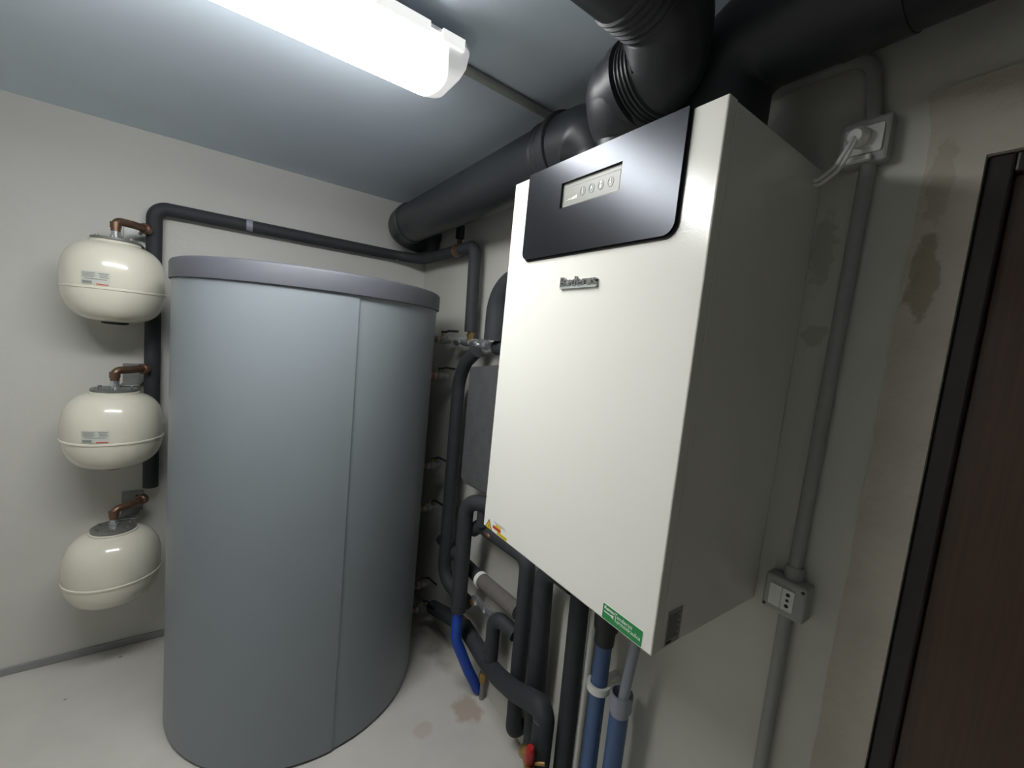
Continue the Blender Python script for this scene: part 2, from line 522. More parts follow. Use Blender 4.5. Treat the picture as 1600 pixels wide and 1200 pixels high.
VX, VY, VR = -1.405, 1.955, 0.161
def vessel(z, label, sticker):
    v = thing('expansion_vessel', label, 'expansion vessel', (VX, VY, z), 'cream expansion vessels on the back wall')
    b = B()
    pr = []
    H = 0.160
    for k in range(41):
        a = -PI / 2 + PI * k / 40
        c, s = math.cos(a), math.sin(a)
        pr.append((VR * (abs(c) ** (2 / 3.3)), H * math.copysign(abs(s) ** (2 / 2.5), s)))
    pr = [(0 if r < 1e-4 else r, zz) for r, zz in pr]
    # pressed seam a little below the middle
    out = []
    done = False
    for r, zz in pr:
        if zz > -0.036 and not done:
            rr = VR - 0.0015
            out += [(rr, -0.036), (rr + 0.0035, -0.034), (rr + 0.0035, -0.028), (rr, -0.026)]
            done = True
        if not (-0.04 < zz < -0.022):
            out.append((r, zz))
    lathe(b, out, 64)
    obj('shell', b, 'cream', v)
    b = B(); lathe(b, [(0, 0.150), (0.080, 0.150), (0.080, 0.160), (0.074, 0.162), (0, 0.162)], 48)
    obj('gasket_ring', b, 'cream', v)
    b = B(); lathe(b, [(0, 0.162), (0.074, 0.162), (0.075, 0.164), (0.075, 0.171), (0.072, 0.173), (0, 0.173)], 48)
    fl = obj('flange', b, 'zinc', v, label='dull zinc flange')
    for k in range(6):
        a = PI / 6 + k * PI / 3
        b = B(); turned(b, (0.058 * math.cos(a), 0.058 * math.sin(a), 0.172), (0.058 * math.cos(a), 0.058 * math.sin(a), 0.180), [(0, 0.006), (1, 0.006)], 6)
        obj('bolt', b, 'zinc', fl, smooth=False)
    b = B(); turned(b, (0, 0, 0.172), (0, 0, 0.220), [(0, 0.018), (0.35, 0.018), (0.36, 0.0145), (1, 0.0145)], 12)
    obj('nipple', b, 'chrome', v, label='bright metal nipple')
    b = B(); pipe(b, [(0, 0, 0.205), (0, 0, 0.247), (0.045, 0.035, 0.248), (0.088, 0.102, 0.248)], 0.0155, 0.024, 14)
    turned(b, (0.074, 0.080, 0.248), (0.086, 0.100, 0.248), [(0, 0.019), (0.2, 0.023), (1, 0.023)], 16)
    for p0, p1 in (((0, 0, 0.217), (0, 0, 0.240)),):
        turned(b, p0, p1, [(0, 0.018), (1, 0.018)], 14)
    obj('connecting_pipe', b, 'copper', v, label='aged copper elbow pipe')
    b = B()
    box(b, 0.0, 0.075, YB - VY - 0.006, YB - VY - 0.001, 0.165, 0.262, 0.001)
    box(b, 0.005, 0.070, 0.055, YB - VY - 0.004, 0.174, 0.178, 0.001)
    br = obj('wall_bracket', b, 'zinc', v, smooth=False, label='galvanised wall bracket')
    b = B(); turned(b, (0.055, YB - VY - 0.006, 0.235), (0.055, YB - VY - 0.012, 0.235), [(0, 0.007), (1, 0.007)], 6)
    obj('screw', b, 'lever', br, smooth=False)
    b = B(); lathe(b, [(0, -0.169), (0.036, -0.169), (0.042, -0.166), (0.044, -0.158), (0, -0.150)], 32)
    obj('base_cap', b, 'black_rubber', v, label='black round cap under the vessel')
    if sticker:
        a0, a1 = math.radians(-90 - 27), math.radians(-90 + 3)
        b = B(); curved(b, a0, a1, -0.022, 0.028, VR + 0.0012)
        st = obj('label_sticker', b, 'label', v, label='pale rating sticker')
        b = B()
        for i, (f0, f1, z0, z1) in enumerate([(0.05, 0.52, 0.020, 0.0225), (0.05, 0.48, 0.015, 0.0175), (0.05, 0.52, 0.010, 0.0125), (0.05, 0.45, 0.005, 0.0075),
                                              (0.62, 0.95, 0.019, 0.0225), (0.66, 0.92, 0.012, 0.015), (0.66, 0.95, 0.006, 0.009), (0.12, 0.9, -0.002, 0.001), (0.05, 0.40, -0.019, -0.008)]):
            curved(b, a0 + (a1 - a0) * f0, a0 + (a1 - a0) * f1, z0, z1, VR + 0.0017, 5)
        obj('print', b, 'ink_grey', st)
        b = B(); curved(b, a0 + (a1 - a0) * 0.55, a0 + (a1 - a0) * 0.95, -0.020, -0.0165, VR + 0.0017, 5)
        obj('red_stripe', b, 'red', st, label='red printed stripe')
    return v
vessel(1.722, 'topmost cream expansion vessel on the back wall, level with the tank lid', True)
vessel(1.115, 'middle cream expansion vessel on the back wall, between two others', True)
vessel(0.512, 'lowest cream expansion vessel on the back wall, nearest the floor', False)

# ------------------------------------------------------------------ insulated pipes
def ipipe(label, pts, r, rad=0.06, m='foam', group='black insulated pipes', name='insulated_pipe', parts=False):
    if parts:
        t = thing(name, label, 'pipe', pts[0], group)
        L = V(pts[0])
        b = B(); pipe(b, [V(p) - L for p in pts], r, rad)
        obj('insulation', b, m, t)
        return t, L
    b = B(); pipe(b, pts, r, rad)
    o = obj(name, b, m)
    return tag(o, label, 'pipe', group)

# long pipe: up behind the vessels, along the back wall, round the corner, down the right wall
t, L = ipipe('long black insulated pipe rising behind cream vessels and running above the tank', 
             [(-1.30, 2.098, 0.800), (-1.30, 2.098, 2.078), (-0.20, 2.098, 2.085), (-0.075, 2.00, 2.075), (-0.068, 1.56, 2.080), (-0.068, 1.395, 2.080), (-0.068, 1.372, 1.672)], 0.029, [0, 0.05, 0.12, 0.2, 0.2, 0.045, 0], parts=True)
for c in (-0.945, -0.195):
    b = B(); turned(b, V((c - 0.013, 2.098, 2.082)) - L, V((c + 0.013, 2.098, 2.082)) - L, [(0, 0.0305), (1, 0.0305)])
    box(b, c - 0.008 - L.x, c + 0.008 - L.x, 2.12 - L.y, YB - L.y, 2.066 - L.z, 2.096 - L.z)
    obj('pipe_clip', b, 'pvc_grey', t, label='pale grey pipe clip')
b = B(); turned(b, V((-0.068, 1.595, 2.080)) - L, V((-0.068, 1.535, 2.080)) - L, [(0, 0.031), (0.3, 0.031), (0.3, 0.034), (0.7, 0.034), (0.7, 0.031), (1, 0.031)])
turned(b, V((-0.068, 1.565, 2.09)) - L, V((-0.068, 1.565, 2.135)) - L, [(0, 0.012), (1, 0.012)], 14)
obj('tee_fitting', b, 'copper', t, label='aged copper tee')
b = B(); turned(b, V((-0.068, 1.565, 2.13)) - L, V((-0.068, 1.565, 2.205)) - L, [(0, 0.010), (0.1, 0.022), (0.9, 0.022), (1, 0.016)], 18)
obj('air_vent', b, 'lever', t, label='small black air vent')
b = B(); turned(b, V((-0.068, 1.372, 1.674)) - L, V((-0.068, 1.372, 1.634)) - L, [(0, 0.013), (0.3, 0.013), (0.3, 0.018), (0.7, 0.018), (0.7, 0.013), (1, 0.013)], 8)
obj('union', b, 'brass', t, label='brass union')

# manifold of zinc fittings under that pipe
f = thing('fitting_manifold', 'row of bright metal pipe fittings on the right wall below the corner pipe', 'fitting', (-0.068, 1.5, 1.618))
b = B()
turned(b, (0, 0.02, 0), (0, -0.37, 0), [(0, 0.014), (0.06, 0.014), (0.06, 0.021), (0.18, 0.021), (0.18, 0.014), (0.25, 0.014), (0.25, 0.019), (0.42, 0.019), (0.42, 0.014), (0.5, 0.014), (0.5, 0.024), (0.58, 0.024), (0.58, 0.016), (0.66, 0.016), (0.66, 0.025), (0.78, 0.025), (0.78, 0.017), (1, 0.017)], 16)
obj('fitting', b, 'chrome', f)
b = B(); turned(b, (0, -0.128, 0.0), (0, -0.128, 0.0155), [(0, 0.017), (1, 0.017)], 8); obj('union_nut', b, 'brass', f)
b = B(); pipe(b, [(-0.0, -0.225, 0), (-0.035, -0.225, -0.01)], 0.02, 0.02, 14); obj('outlet', b, 'chrome', f)

ipipe('thick black insulated pipe arching up behind the left edge of the white boiler', [(-0.085, 1.115, 1.640), (-0.085, 1.115, 1.86), (-0.085, 0.80, 1.93)], 0.052, 0.16)
ipipe('short black insulated stub at the end of the bright fittings', [(-0.068, 1.125, 1.612), (-0.068, 0.98, 1.612)], 0.032, 0.02)
# from the manifold down the wall and out to the chrome valve
ipipe('black insulated pipe dropping between the tank and the grey foam box', [(-0.105, 1.235, 1.585), (-0.11, 1.31, 1.53), (-0.105, 1.375, 1.44), (-0.105, 1.36, 0.43), (-0.085, 1.135, 0.425)], 0.031, [0, .1, .16, .09, 0])
# foam box behind the boiler
b = B()
pr = [(-1.235, 1.02), (-1.228, 0.998), (-1.205, 0.984), (-0.80, 1.01), (-0.80, 1.575), (-1.24, 1.512)]
prism(b, pr, frame_mx((-0.03, 0, 0), (0, -1, 0), (0, 0, 1)), 0.10)
bmesh.ops.bevel(b, geom=[e for e in b.edges if e.calc_face_angle(0) > 0.8], offset=0.006, segments=2, affect='EDGES')
tag(obj('heat_exchanger_box', b, 'box_foam', smooth=False), 'dark grey foam box half hidden behind the left edge of the boiler', 'insulation box')

# twin drops below the box
t, L = ipipe('black insulated pipe below the foam box ending in a bright blue sheath', [(-0.095, 0.985, 0.955), (-0.15, 1.125, 0.93), (-0.15, 1.112, 0.425)], 0.034, 0.07, parts=True)
b = B(); pipe(b, [V(p) - L for p in ((-0.152, 1.112, 0.43), (-0.152, 1.108, 0.29), (-0.085, 1.085, 0.13), (-0.03, 1.072, 0.022))], 0.024, [0, .14, .2, 0], 18)
obj('sheath', b, 'blue', t, label='bright blue plastic sheath')
ipipe('short black insulated drop between the foam box and the lower pipe', [(-0.11, 1.045, 0.945), (-0.11, 1.045, 0.845)], 0.026, 0.05)
t, L = ipipe('black insulated pipe running under the boiler then down the wall, leftmost of three drops',
      [(-0.10, 1.13, 0.785), (-0.088, 1.09, 0.822), (-0.065, 0.770, 0.820), (-0.048, 0.770, 0.085), (-0.002, 0.775, 0.080)], 0.031, [0, .04, .045, .034, 0], parts=True)
b = B(); bmesh.ops.create_uvsphere(b, u_segments=20, v_segments=12, radius=1)
for v_ in b.verts: v_.co = V((-0.108, 1.000, 0.822)) - L + V((v_.co.x * 0.011, v_.co.y * 0.024, v_.co.z * 0.012))
obj('bare_patch', b, 'copper', t, label='bare coppery patch where insulation is torn')
ipipe('black insulated pipe emerging bent from behind the boiler, middle of three drops',
      [(-0.085, 0.50, 0.868), (-0.080, 0.655, 0.862), (-0.050, 0.648, 0.112), (-0.002, 0.652, 0.105)], 0.035, [0, .085, .036, 0])
ipipe('straight black insulated pipe from the boiler down past the frame, rightmost of three drops',
      [(-0.085, 0.473, 1.088), (-0.072, 0.462, -0.005)], 0.032)
# grey horizontal pipe
t, L = ipipe('grey-brown insulated pipe crossing the wall into the leftmost black drop',
      [(-0.07, 1.065, 0.572), (-0.060, 0.800, 0.582)], 0.032, m='foam_grey', group=None, parts=True)
b = B()
turned(b, V((-0.07, 1.085, 0.571)) - L, V((-0.07, 1.060, 0.572)) - L, [(0, 0.028), (0.1, 0.034), (0.3, 0.033), (0.5, 0.036), (0.8, 0.0335), (1, 0.034)])
obj('tape_wrap', b, 'pvc_white', t, label='ragged white tape at the cut end')
ipipe('black insulated pipe feeding the grey-brown pipe from the tank side', [(-0.06, 1.50, 0.566), (-0.07, 1.087, 0.571)], 0.029)
# small elbow piece
ipipe('short black insulated elbow between the leftmost drop and the low curved pipe', [(-0.062, 0.800, 0.485), (-0.085, 0.925, 0.505), (-0.080, 0.925, 0.300)], 0.030, 0.05)
# low pipe from the tank, sweeping up in front
t, L = ipipe('dark insulated pipe sweeping low along the wall in front of the vertical drops', 
      [(-0.055, 1.545, 0.15), (-0.055, 1.21, 0.262), (-0.080, 0.90, 0.255), (-0.120, 0.70, 0.345), (-0.147, 0.505, 0.450), (-0.140, 0.512, -0.005)], 0.036, [0, .3, .5, .6, .03, 0], m='foam', parts=True)
b = B(); turned(b, V((-0.055, 1.245, 0.249)) - L, V((-0.056, 1.19, 0.2615)) - L, [(0, 0.0365), (1, 0.0368)])
obj('copper_band', b, 'copper', t, label='bare copper patch')
b = B(); turned(b, V((-0.1465, 0.5085, 0.4155)) - L, V((-0.1463, 0.5087, 0.4125)) - L, [(0, 0.0363), (1, 0.0363)])
obj('cut_edge', b, 'foam_cut', t, label='purplish cut edge of the foam')

# chrome valve with branch
f = thing('chrome_valve', 'small chrome valve assembly on the wall beside the grey-brown pipe', 'valve', (-0.07, 1.09, 0.462))
b = B(); turned(b, (0, 0.03, -0.005), (0, -0.175, 0.015), [(0, 0.013), (0.06, 0.013), (0.06, 0.022), (0.2, 0.022), (0.22, 0.014), (0.38, 0.013), (0.4, 0.019), (0.55, 0.019), (0.57, 0.014), (0.8, 0.014), (0.82, 0.02), (1, 0.02)], 14)
obj('body', b, 'chrome', f)
b = B(); turned(b, (0, -0.13, 0.005), (0, -0.125, -0.15), [(0, 0.013), (0.2, 0.013), (0.22, 0.017), (0.3, 0.017), (0.32, 0.012), (0.78, 0.012), (0.8, 0.019), (1, 0.019)], 14)
obj('branch', b, 'chrome', f)
b = B(); turned(b, (0, -0.125, -0.15), (0, -0.125, -0.195), [(0, 0.016), (0.5, 0.02), (1, 0.014)], 8)
obj('union', b, 'brass', f, label='brass union')
b = B(); turned(b, (0, 0.0, -0.002), (-0.03, 0.0, -0.002), [(0, 0.014), (1, 0.012)], 8)
obj('cap', b, 'brass', f)

f = thing('floor_fitting', 'small brass and steel fitting low on the wall beside the blue sheath', 'fitting', (-0.03, 1.035, 0.0))
b = B(); turned(b, (0, 0, 0.0), (0, 0.01, 0.19), [(0, 0.010), (1, 0.010)], 12); obj('riser', b, 'zinc', f)
b = B(); turned(b, (0, 0.004, 0.085), (0, 0.007, 0.13), [(0, 0.016), (0.5, 0.019), (1, 0.015)], 8); obj('nut', b, 'brass', f)

# ------------------------------------------------------------------ ball valves on the tank outlets
VG = 'ball valves on the tank outlets'
def ball_valve(z, label, y=1.572, flip=1):
    x0 = TX + math.sqrt(TR ** 2 - (y - TY) ** 2) + 0.001
    v = thing('ball_valve', label, 'valve', (x0, y, z), VG)
    b = B(); turned(b, (0, 0, 0), (0.05, 0, 0), [(0, 0.017), (1, 0.017)], 14); obj('nipple', b, 'copper', v, label='coppery nipple')
    b = B(); turned(b, (0.042, 0, 0), (0.118, 0, 0), [(0, 0.020), (0.2, 0.020), (0.22, 0.016), (0.3, 0.022), (0.6, 0.022), (0.72, 0.016), (0.75, 0.020), (1, 0.020)], 8); obj('body', b, 'zinc', v)
    b = B(); turned(b, (0.075, 0, 0.018), (0.075, 0, 0.040), [(0, 0.007), (1, 0.007)], 10); obj('stem', b, 'brass', v)
    b = B(); pipe(b, [(0.065, 0.0, 0.040), (0.085, -0.010, 0.040), (0.095, -0.03, 0.048), (0.105, -0.105, 0.048)], 0.0055, 0.01, 10); obj('handle', b, 'lever', v, label='black lever handle')
    return v
ball_valve(1.620, 'ball valve topmost on the tank side, level with the bright fittings')
ball_valve(1.432, 'ball valve on the tank side, second from the top')
ball_valve(0.955, 'ball valve on the tank side, third from the top')
ball_valve(0.720, 'ball valve on the tank side, fourth from the top')
ball_valve(0.285, 'ball valve on the tank side, fifth from the top')
ball_valve(0.150, 'ball valve on the tank side, lowest one near the floor')

# brass cock with red cap
f = thing('drain_cock', 'brass drain cock with red cap at the bottom beside the black drops', 'valve', (-0.19, 0.50, 0.275))
b = B(); pipe(b, [(0.03, 0.03, -0.03), (0.0, 0.045, 0.0), (-0.01, 0.03, 0.03), (0.0, -0.01, 0.035)], 0.017, 0.02, 14)
sweep(b, [(0.0, 0.03, 0.02), (0.0, 0.0, -0.02), (0.01, -0.02, -0.07)], [0.016, 0.02, 0.015], 14)
obj('body', b, 'brass', f)
b = B(); turned(b, (-0.005, 0.0, 0.0), (-0.03, -0.03, -0.012), [(0, 0.014), (0.5, 0.014), (0.5, 0.018), (0.95, 0.018), (1, 0.012)], 10); obj('spout', b, 'brass', f)
b = B(); turned(b, (-0.012, -0.004, 0.018), (-0.014, -0.006, 0.072), [(0, 0.014), (0.1, 0.016), (0.8, 0.016), (1, 0.011)], 18); obj('cap', b, 'red_cap', f, label='red plastic cap')
b = B(); pipe(b, [(0.0, -0.02, 0.02), (0.02, -0.045, 0.03)], 0.006, 0.01, 8); obj('lever', b, 'brass', f)

# ------------------------------------------------------------------ drains and small conduit under the boiler
b = B(); pipe(b, [(-0.050, 0.432, 1.085), (-0.050, 0.435, -0.005)], 0.012)
tag(obj('cable_conduit', b, 'pvc_white'), 'thin white conduit on the wall right of the black drops', 'conduit')
t = thing('drain_pipe', 'slate blue drain pipe hanging from a black coupling under the boiler', 'pipe', (-0.085, 0.352, 0))
b = B(); turned(b, (0, 0, -0.005), (0, 0, 0.80), [(0, 0.025), (1, 0.025)]); obj('tube', b, 'blue_drain', t)
b = B(); turned(b, (0, 0, 0.765), (0, 0, 1.09), [(0, 0.029), (0.14, 0.030), (0.15, 0.036), (0.34, 0.040), (0.36, 0.046), (1, 0.046)]); obj('coupling', b, 'black_rubber', t, label='black rubber coupling')
b = B()
cl = frame_mx((0, 0, 0.615), (1, 0, 0), (0, 1, 0))
ring = [(0.036 * math.cos(a), 0.036 * math.sin(a)) for a in [math.radians(-15 - 0 + k * 15) + PI * 0.62 for k in range(17)]]
ring += [(0.0265 * math.cos(a), 0.0265 * math.sin(a)) for a in [math.radians(-15 + k * 15) + PI * 0.62 for k in range(16, -1, -1)]]
prism(b, ring, cl, 0.022)
box(b, 0.02, 0.084, -0.012, 0.012, 0.617, 0.635)
obj('pipe_clip', b, 'pvc_white', t, label='white open pipe clip')
t = thing('drain_pipe', 'slate blue drain pipe with open grey collar taking a thin grey tube', 'pipe', (-0.085, 0.268, 0))
b = B(); turned(b, (0, 0, -0.005), (0, 0, 0.61), [(0, 0.027), (1, 0.027)]); obj('tube', b, 'blue_drain', t)
b = B(); lathe(b, [(0.0265, 0.60), (0.0275, 0.608), (0.0275, 0.615), (0.033, 0.62), (0.033, 0.668), (0.027, 0.668), (0.026, 0.60), (0.0265, 0.60)], 32); obj('collar', b, 'pvc_grey', t, label='grey open collar')
b = B(); pipe(b, [(-0.115, 0.205, 1.092), (-0.09, 0.262, 0.61)], 0.0145, 0.03)
tag(obj('condensate_tube', b, 'pvc_grey'), 'thin grey condensate tube from the boiler into the right drain', 'tube')

# ------------------------------------------------------------------ boiler
BW, BZ0, BZ1, BX = 0.597, 1.092, 2.072, -0.401
t = thing('wall_boiler', 'large white wall-hung boiler with graphite control panel', 'boiler', (0, 0, BZ0))
H = BZ1 - BZ0
b = B(); box(b, -0.3725, -0.001, 0.0015, BW - 0.0015, 0.0, H, 0.003); obj('casing', b, 'boiler', t, smooth=False)
b = B(); box(b, BX, -0.3735, 0, BW, -0.001, H + 0.001, 0.003, 2); obj('front_cover', b, 'boiler', t, smooth=False)
def FM(y, z, off=0.0):                       # frame on the boiler's front: x to the right (-Y), y up
    return frame_mx((BX - off, y, z - BZ0), (0, -1, 0), (0, 0, 1))
PY0, PY1, PZ0, PZ1 = 0.521, 0.066, 1.858, 2.0745
pw, ph = PY0 - PY1, PZ1 - PZ0
b = B(); prism(b, rrect(-0.001, pw + 0.004, -0.005, ph - 0.002, (0.022, 0.026, 0, 0)), FM(PY0, PZ0), 0.002)
obj('panel_gap_shade', b, 'gap_shade', t, smooth=False, label='dark plate coloured as the gap shadow round the control panel')
b = B()
dy0, dy1, dz0, dz1 = PY0 - 0.388, PY0 - 0.205, 1.9645 - PZ0, 2.022 - PZ0
prism(b, rrect(0, pw, 0, ph, (0.02, 0.024, 0.002, 0.002)), FM(PY0, PZ0, 0.002), 0.007,
      hole=rrect(dy0, dy1, dz0, dz1, (0, 0, 0, 0)))
pan = obj('control_panel', b, 'panel', t, smooth=False, label='graphite metallic control panel')
b = B(); prism(b, rrect(dy0, dy1, dz0, dz1), FM(PY0, PZ0, 0.0012), 0.0016)
scr = obj('display', b, 'screen', pan, smooth=False, label='grey display window')
def on_panel(bm, x0, x1, z0, z1, h=0.0006, base=0.0029):
    prism(bm, rrect(x0, x1, z0, z1), FM(PY0, PZ0, base), h)
b = B()
i = 0.008
for q in ((dy0 + i, dy1 - 0.003, dz1 - 0.0115, dz1 - 0.0105), (dy0 + 0.004, dy1 - 0.003, dz0 + 0.005, dz0 + 0.0062), (dy1 - 0.0085, dy1 - 0.0075, dz0 + 0.005, dz1 - 0.0105), (dy0 + 0.004, dy0 + 0.0052, dz0 + 0.005, dz1 - 0.0105)):
    on_panel(b, *q)
obj('display_frame', b, 'screen_line', pan, smooth=False)
for k in range(4):
    cx = dy0 + 0.068 + k * 0.0275; cz = dz0 + 0.027
    b = B()
    o_ = [(cx + 0.0085 * math.cos(a), cz + 0.0105 * math.sin(a)) for a in [2 * PI * j / 18 for j in range(18)]]
    i_ = [(cx + 0.0072 * math.cos(a), cz + 0.0092 * math.sin(a)) for a in [2 * PI * j / 18 for j in range(18)]]
    prism(b, o_, FM(PY0, PZ0, 0.0029), 0.0005, hole=i_)
    ic = obj('button', b, 'icon_dim', pan, smooth=False)
    b = B()
    if k == 0:      # thermometer tap
        on_panel(b, cx - 0.001, cx + 0.001, cz - 0.005, cz + 0.008, base=0.0032)
    elif k == 1:    # flame
        prism(b, [(cx - 0.003, cz - 0.001), (cx + 0.003, cz - 0.001), (cx + 0.002, cz + 0.003), (cx, cz + 0.008), (cx - 0.002, cz + 0.003)], FM(PY0, PZ0, 0.0032), 0.0006)
    elif k == 2:    # reset spot
        prism(b, [(cx + 0.003 * math.cos(2 * PI * j / 10), cz + 0.006 + 0.003 * math.sin(2 * PI * j / 10)) for j in range(10)], FM(PY0, PZ0, 0.0032), 0.0006)
        on_panel(b, cx - 0.003, cx + 0.003, cz - 0.006, cz + 0.001, base=0.0032)
    else:           # two dots
        for dz_ in (0.006, -0.001):
            prism(b, [(cx + 0.0022 * math.cos(2 * PI * j / 10), cz + dz_ + 0.0022 * math.sin(2 * PI * j / 10)) for j in range(10)], FM(PY0, PZ0, 0.0032), 0.0006)
    obj('icon', b, 'icon', ic, smooth=False)
b = B()
prism(b, [(dy0 + 0.011, dz0 + 0.0155), (dy0 + 0.030, dz0 + 0.016), (dy0 + 0.030, dz0 + 0.0195)], FM(PY0, PZ0, 0.0029), 0.0006)
for k in range(5):
    x0 = dy0 + 0.0315 + k * 0.0042
    on_panel(b, x0, x0 + 0.0034, dz0 + 0.0155, dz0 + 0.0195 + k * 0.0012)
obj('level_bars', b, 'icon', pan, smooth=False, label='white rising level bars')
# raised badge
bd = obj('badge_bar', prism(B(), rrect(0, 0.117, 0, 0.0065), FM(0.3595, 1.7755, 0), 0.006), 'badge_base', t, smooth=False, label='pale metal bar under the badge letters')
me = text_mesh('Buderus', FM(0.359, 1.7805), 0.116, 0.0215, 0.007, 0.022)
obj('badge_lettering', me, 'badge', t, smooth=False, label='raised grey metal lettering')
# green installer sticker
gx0, gz0, gw, gh = 0.1215, 1.0945, 0.099, 0.0315
st = obj('green_sticker', prism(B(), rrect(0, gw, 0, gh, (0.002,) * 4, 4), FM(gx0, gz0), 0.0005), 'green', t, smooth=False, label='green installer sticker')
bo = B()
prism(bo, rrect(-0.001, gw + 0.001, -0.001, gh + 0.001, (0.003,) * 4, 4), FM(gx0, gz0), 0.0003)
obj('sticker_border', bo, 'paper', st, smooth=False, label='thin white sticker border')
def gtext(s, x, z, wd, ht, bold=0.0):
    obj('lettering', text_mesh(s, FM(gx0 - x, gz0 + z, 0.0005), wd, ht, 0.0002, bold), 'paper', st, smooth=False, label='white lettering')
gtext('Remo', 0.004, 0.0215, 0.027, 0.0070, 0.03)
gtext('enderini', 0.0375, 0.0185, 0.037, 0.0080)
gtext('ermoidraulica', 0.0375, 0.0095, 0.0575, 0.0080)
b = B()
for q in ((0.0335, 0.0348, 0.0095, 0.0275), (0.0322, 0.0372, 0.0265, 0.0277)):
    prism(b, rrect(*q), FM(gx0, gz0, 0.0005), 0.0002)
obj('lettering', b, 'paper', st, smooth=False, label='tall white capital T')
b = B()       # spanner under the name
prism(b, rrect(0.004, 0.024, 0.0148, 0.0170), FM(gx0, gz0, 0.0005), 0.0002)
prism(b, [(0.023, 0.0135), (0.0275, 0.0120), (0.0305, 0.0130), (0.0275, 0.0148), (0.0275, 0.0165), (0.0310, 0.0180), (0.0275, 0.0190), (0.023, 0.0180)], FM(gx0, gz0, 0.0005), 0.0002)
obj('spanner_mark', b, 'paper', st, smooth=False, label='white spanner mark')
# hazard triangle and warning strip
tri = obj('hazard_triangle', prism(B(), [(0, 0), (0.038, 0), (0.019, 0.031)], FM(0.5865, 1.0905), 0.0004), 'ink', t, smooth=False, label='black edged hazard triangle')
obj('triangle_face', prism(B(), [(0.0055, 0.003), (0.0325, 0.003), (0.019, 0.0255)], FM(0.5865, 1.0905, 0.0004), 0.0002), 'yellow', tri, smooth=False, label='yellow triangle face')
obj('lightning_mark', prism(B(), [(0.0195, 0.005), (0.0165, 0.0115), (0.0195, 0.0115), (0.0175, 0.0185), (0.0225, 0.0105), (0.0195, 0.0105), (0.0215, 0.005)], FM(0.5865, 1.0905, 0.0006), 0.0002), 'ink', tri, smooth=False, label='black lightning mark')
ws = obj('warning_strip', prism(B(), rrect(0.002, 0.042, 0.010, 0.019), FM(0.548, 1.0935), 0.0004), 'red', t, smooth=False, label='red warning strip')
def wpart(name, q, m, h=0.0003, lb=None):
    obj(name, prism(B(), rrect(*q), FM(0.548, 1.0935, h), 0.0002), m, ws, smooth=False, label=lb)
wpart('yellow_bar', (0.016, 0.040, 0.019, 0.026), 'yellow', lb='yellow bar')
wpart('yellow_bar', (0.026, 0.074, 0.001, 0.010), 'yellow', lb='yellow bar')
wpart('text_line', (0.004, 0.040, 0.0135, 0.0145), 'ink', 0.0006)
wpart('text_line', (0.028, 0.072, 0.005, 0.0062), 'ink', 0.0005)
wpart('text_line', (0.004, 0.060, 0.030, 0.0312), 'ink_grey', 0.0003)
wpart('text_line', (0.012, 0.066, 0.0265, 0.0275), 'ink_grey', 0.0003)
# rating plate on the near side
SM = lambda x, z, off=0.0: frame_mx((x, 0.0015 - off, z - BZ0), (1, 0, 0), (0, 0, 1))
rp = obj('rating_plate', prism(B(), rrect(0, 0.047, 0, 0.070), SM(-0.3605, 1.0955), 0.0006), 'plate', t, smooth=False, label='grey rating plate on the side')
b = B()
for k in range(13):
    prism(b, rrect(0.004, 0.043 - 0.010 * ((k * 7) % 3) / 2, 0.012 + k * 0.004, 0.0132 + k * 0.004), SM(-0.3605, 1.0955, 0.0006), 0.0002)
prism(b, rrect(0.003, 0.020, 0.003, 0.008), SM(-0.3605, 1.0955, 0.0006), 0.0002)
obj('print', b, 'ink', rp, smooth=False)

# ------------------------------------------------------------------ black ducts over the boiler
def ribs(bm, p0, p1, r, n=5, h=0.006, seg=32):
    prof = [(0, r)]
    for k in range(n):
        a = (k + 0.15) / n; c = (k + 0.85) / n; m_ = (k + 0.5) / n
        prof += [(a, r), (m_ - 0.12 / n, r + h), (m_ + 0.12 / n, r + h), (c, r)]
    prof += [(1, r)]
    turned(bm, p0, p1, prof, seg)

# duct along the wall to the far corner
t = thing('air_duct', 'black air duct running along the right wall above the boiler to the far corner', 'duct', (-0.215, 0.52, BZ1), 'black ducts above the boiler')
L = V((-0.215, 0.52, BZ1))
RA = 0.098
ax, az = -0.215, 2.228
b = B(); sweep(b, fillet([V((ax, 0.62, az)) - L, V((ax, 2.025, az)) - L, V((-0.003, 2.025, az - 0.03)) - L], 0.12, 10), RA, 36); obj('tube', b, 'duct', t)
b = B(); turned(b, V((ax, 1.83, az)) - L, V((ax, 1.88, az)) - L, [(0, RA), (0.05, RA + 0.006), (0.9, RA + 0.006), (1, RA)], 36); obj('collar', b, 'duct', t)
b = B()
ribs(b, V((ax, 0.695, az)) - L, V((ax, 0.625, az)) - L, RA + 0.002, 3, 0.004)
turned(b, V((ax, 0.628, az)) - L, V((ax, 0.600, az)) - L, [(0, RA + 0.004), (0.1, RA + 0.012), (0.8, RA + 0.012), (1, RA + 0.002)], 36)
obj('collar', b, 'duct', t)
b = B()
pth = fillet([V((ax, 0.61, az - 0.002)) - L, V((ax, 0.485, az - 0.010)) - L, V((ax, 0.475, BZ1 - 0.0)) - L], 0.11, 12)
sweep(b, pth, [RA + 0.004 - 0.034 * max(0, (i / (len(pth) - 1) - 0.45) / 0.55) for i in range(len(pth))], 36)
obj('elbow', b, 'duct', t)

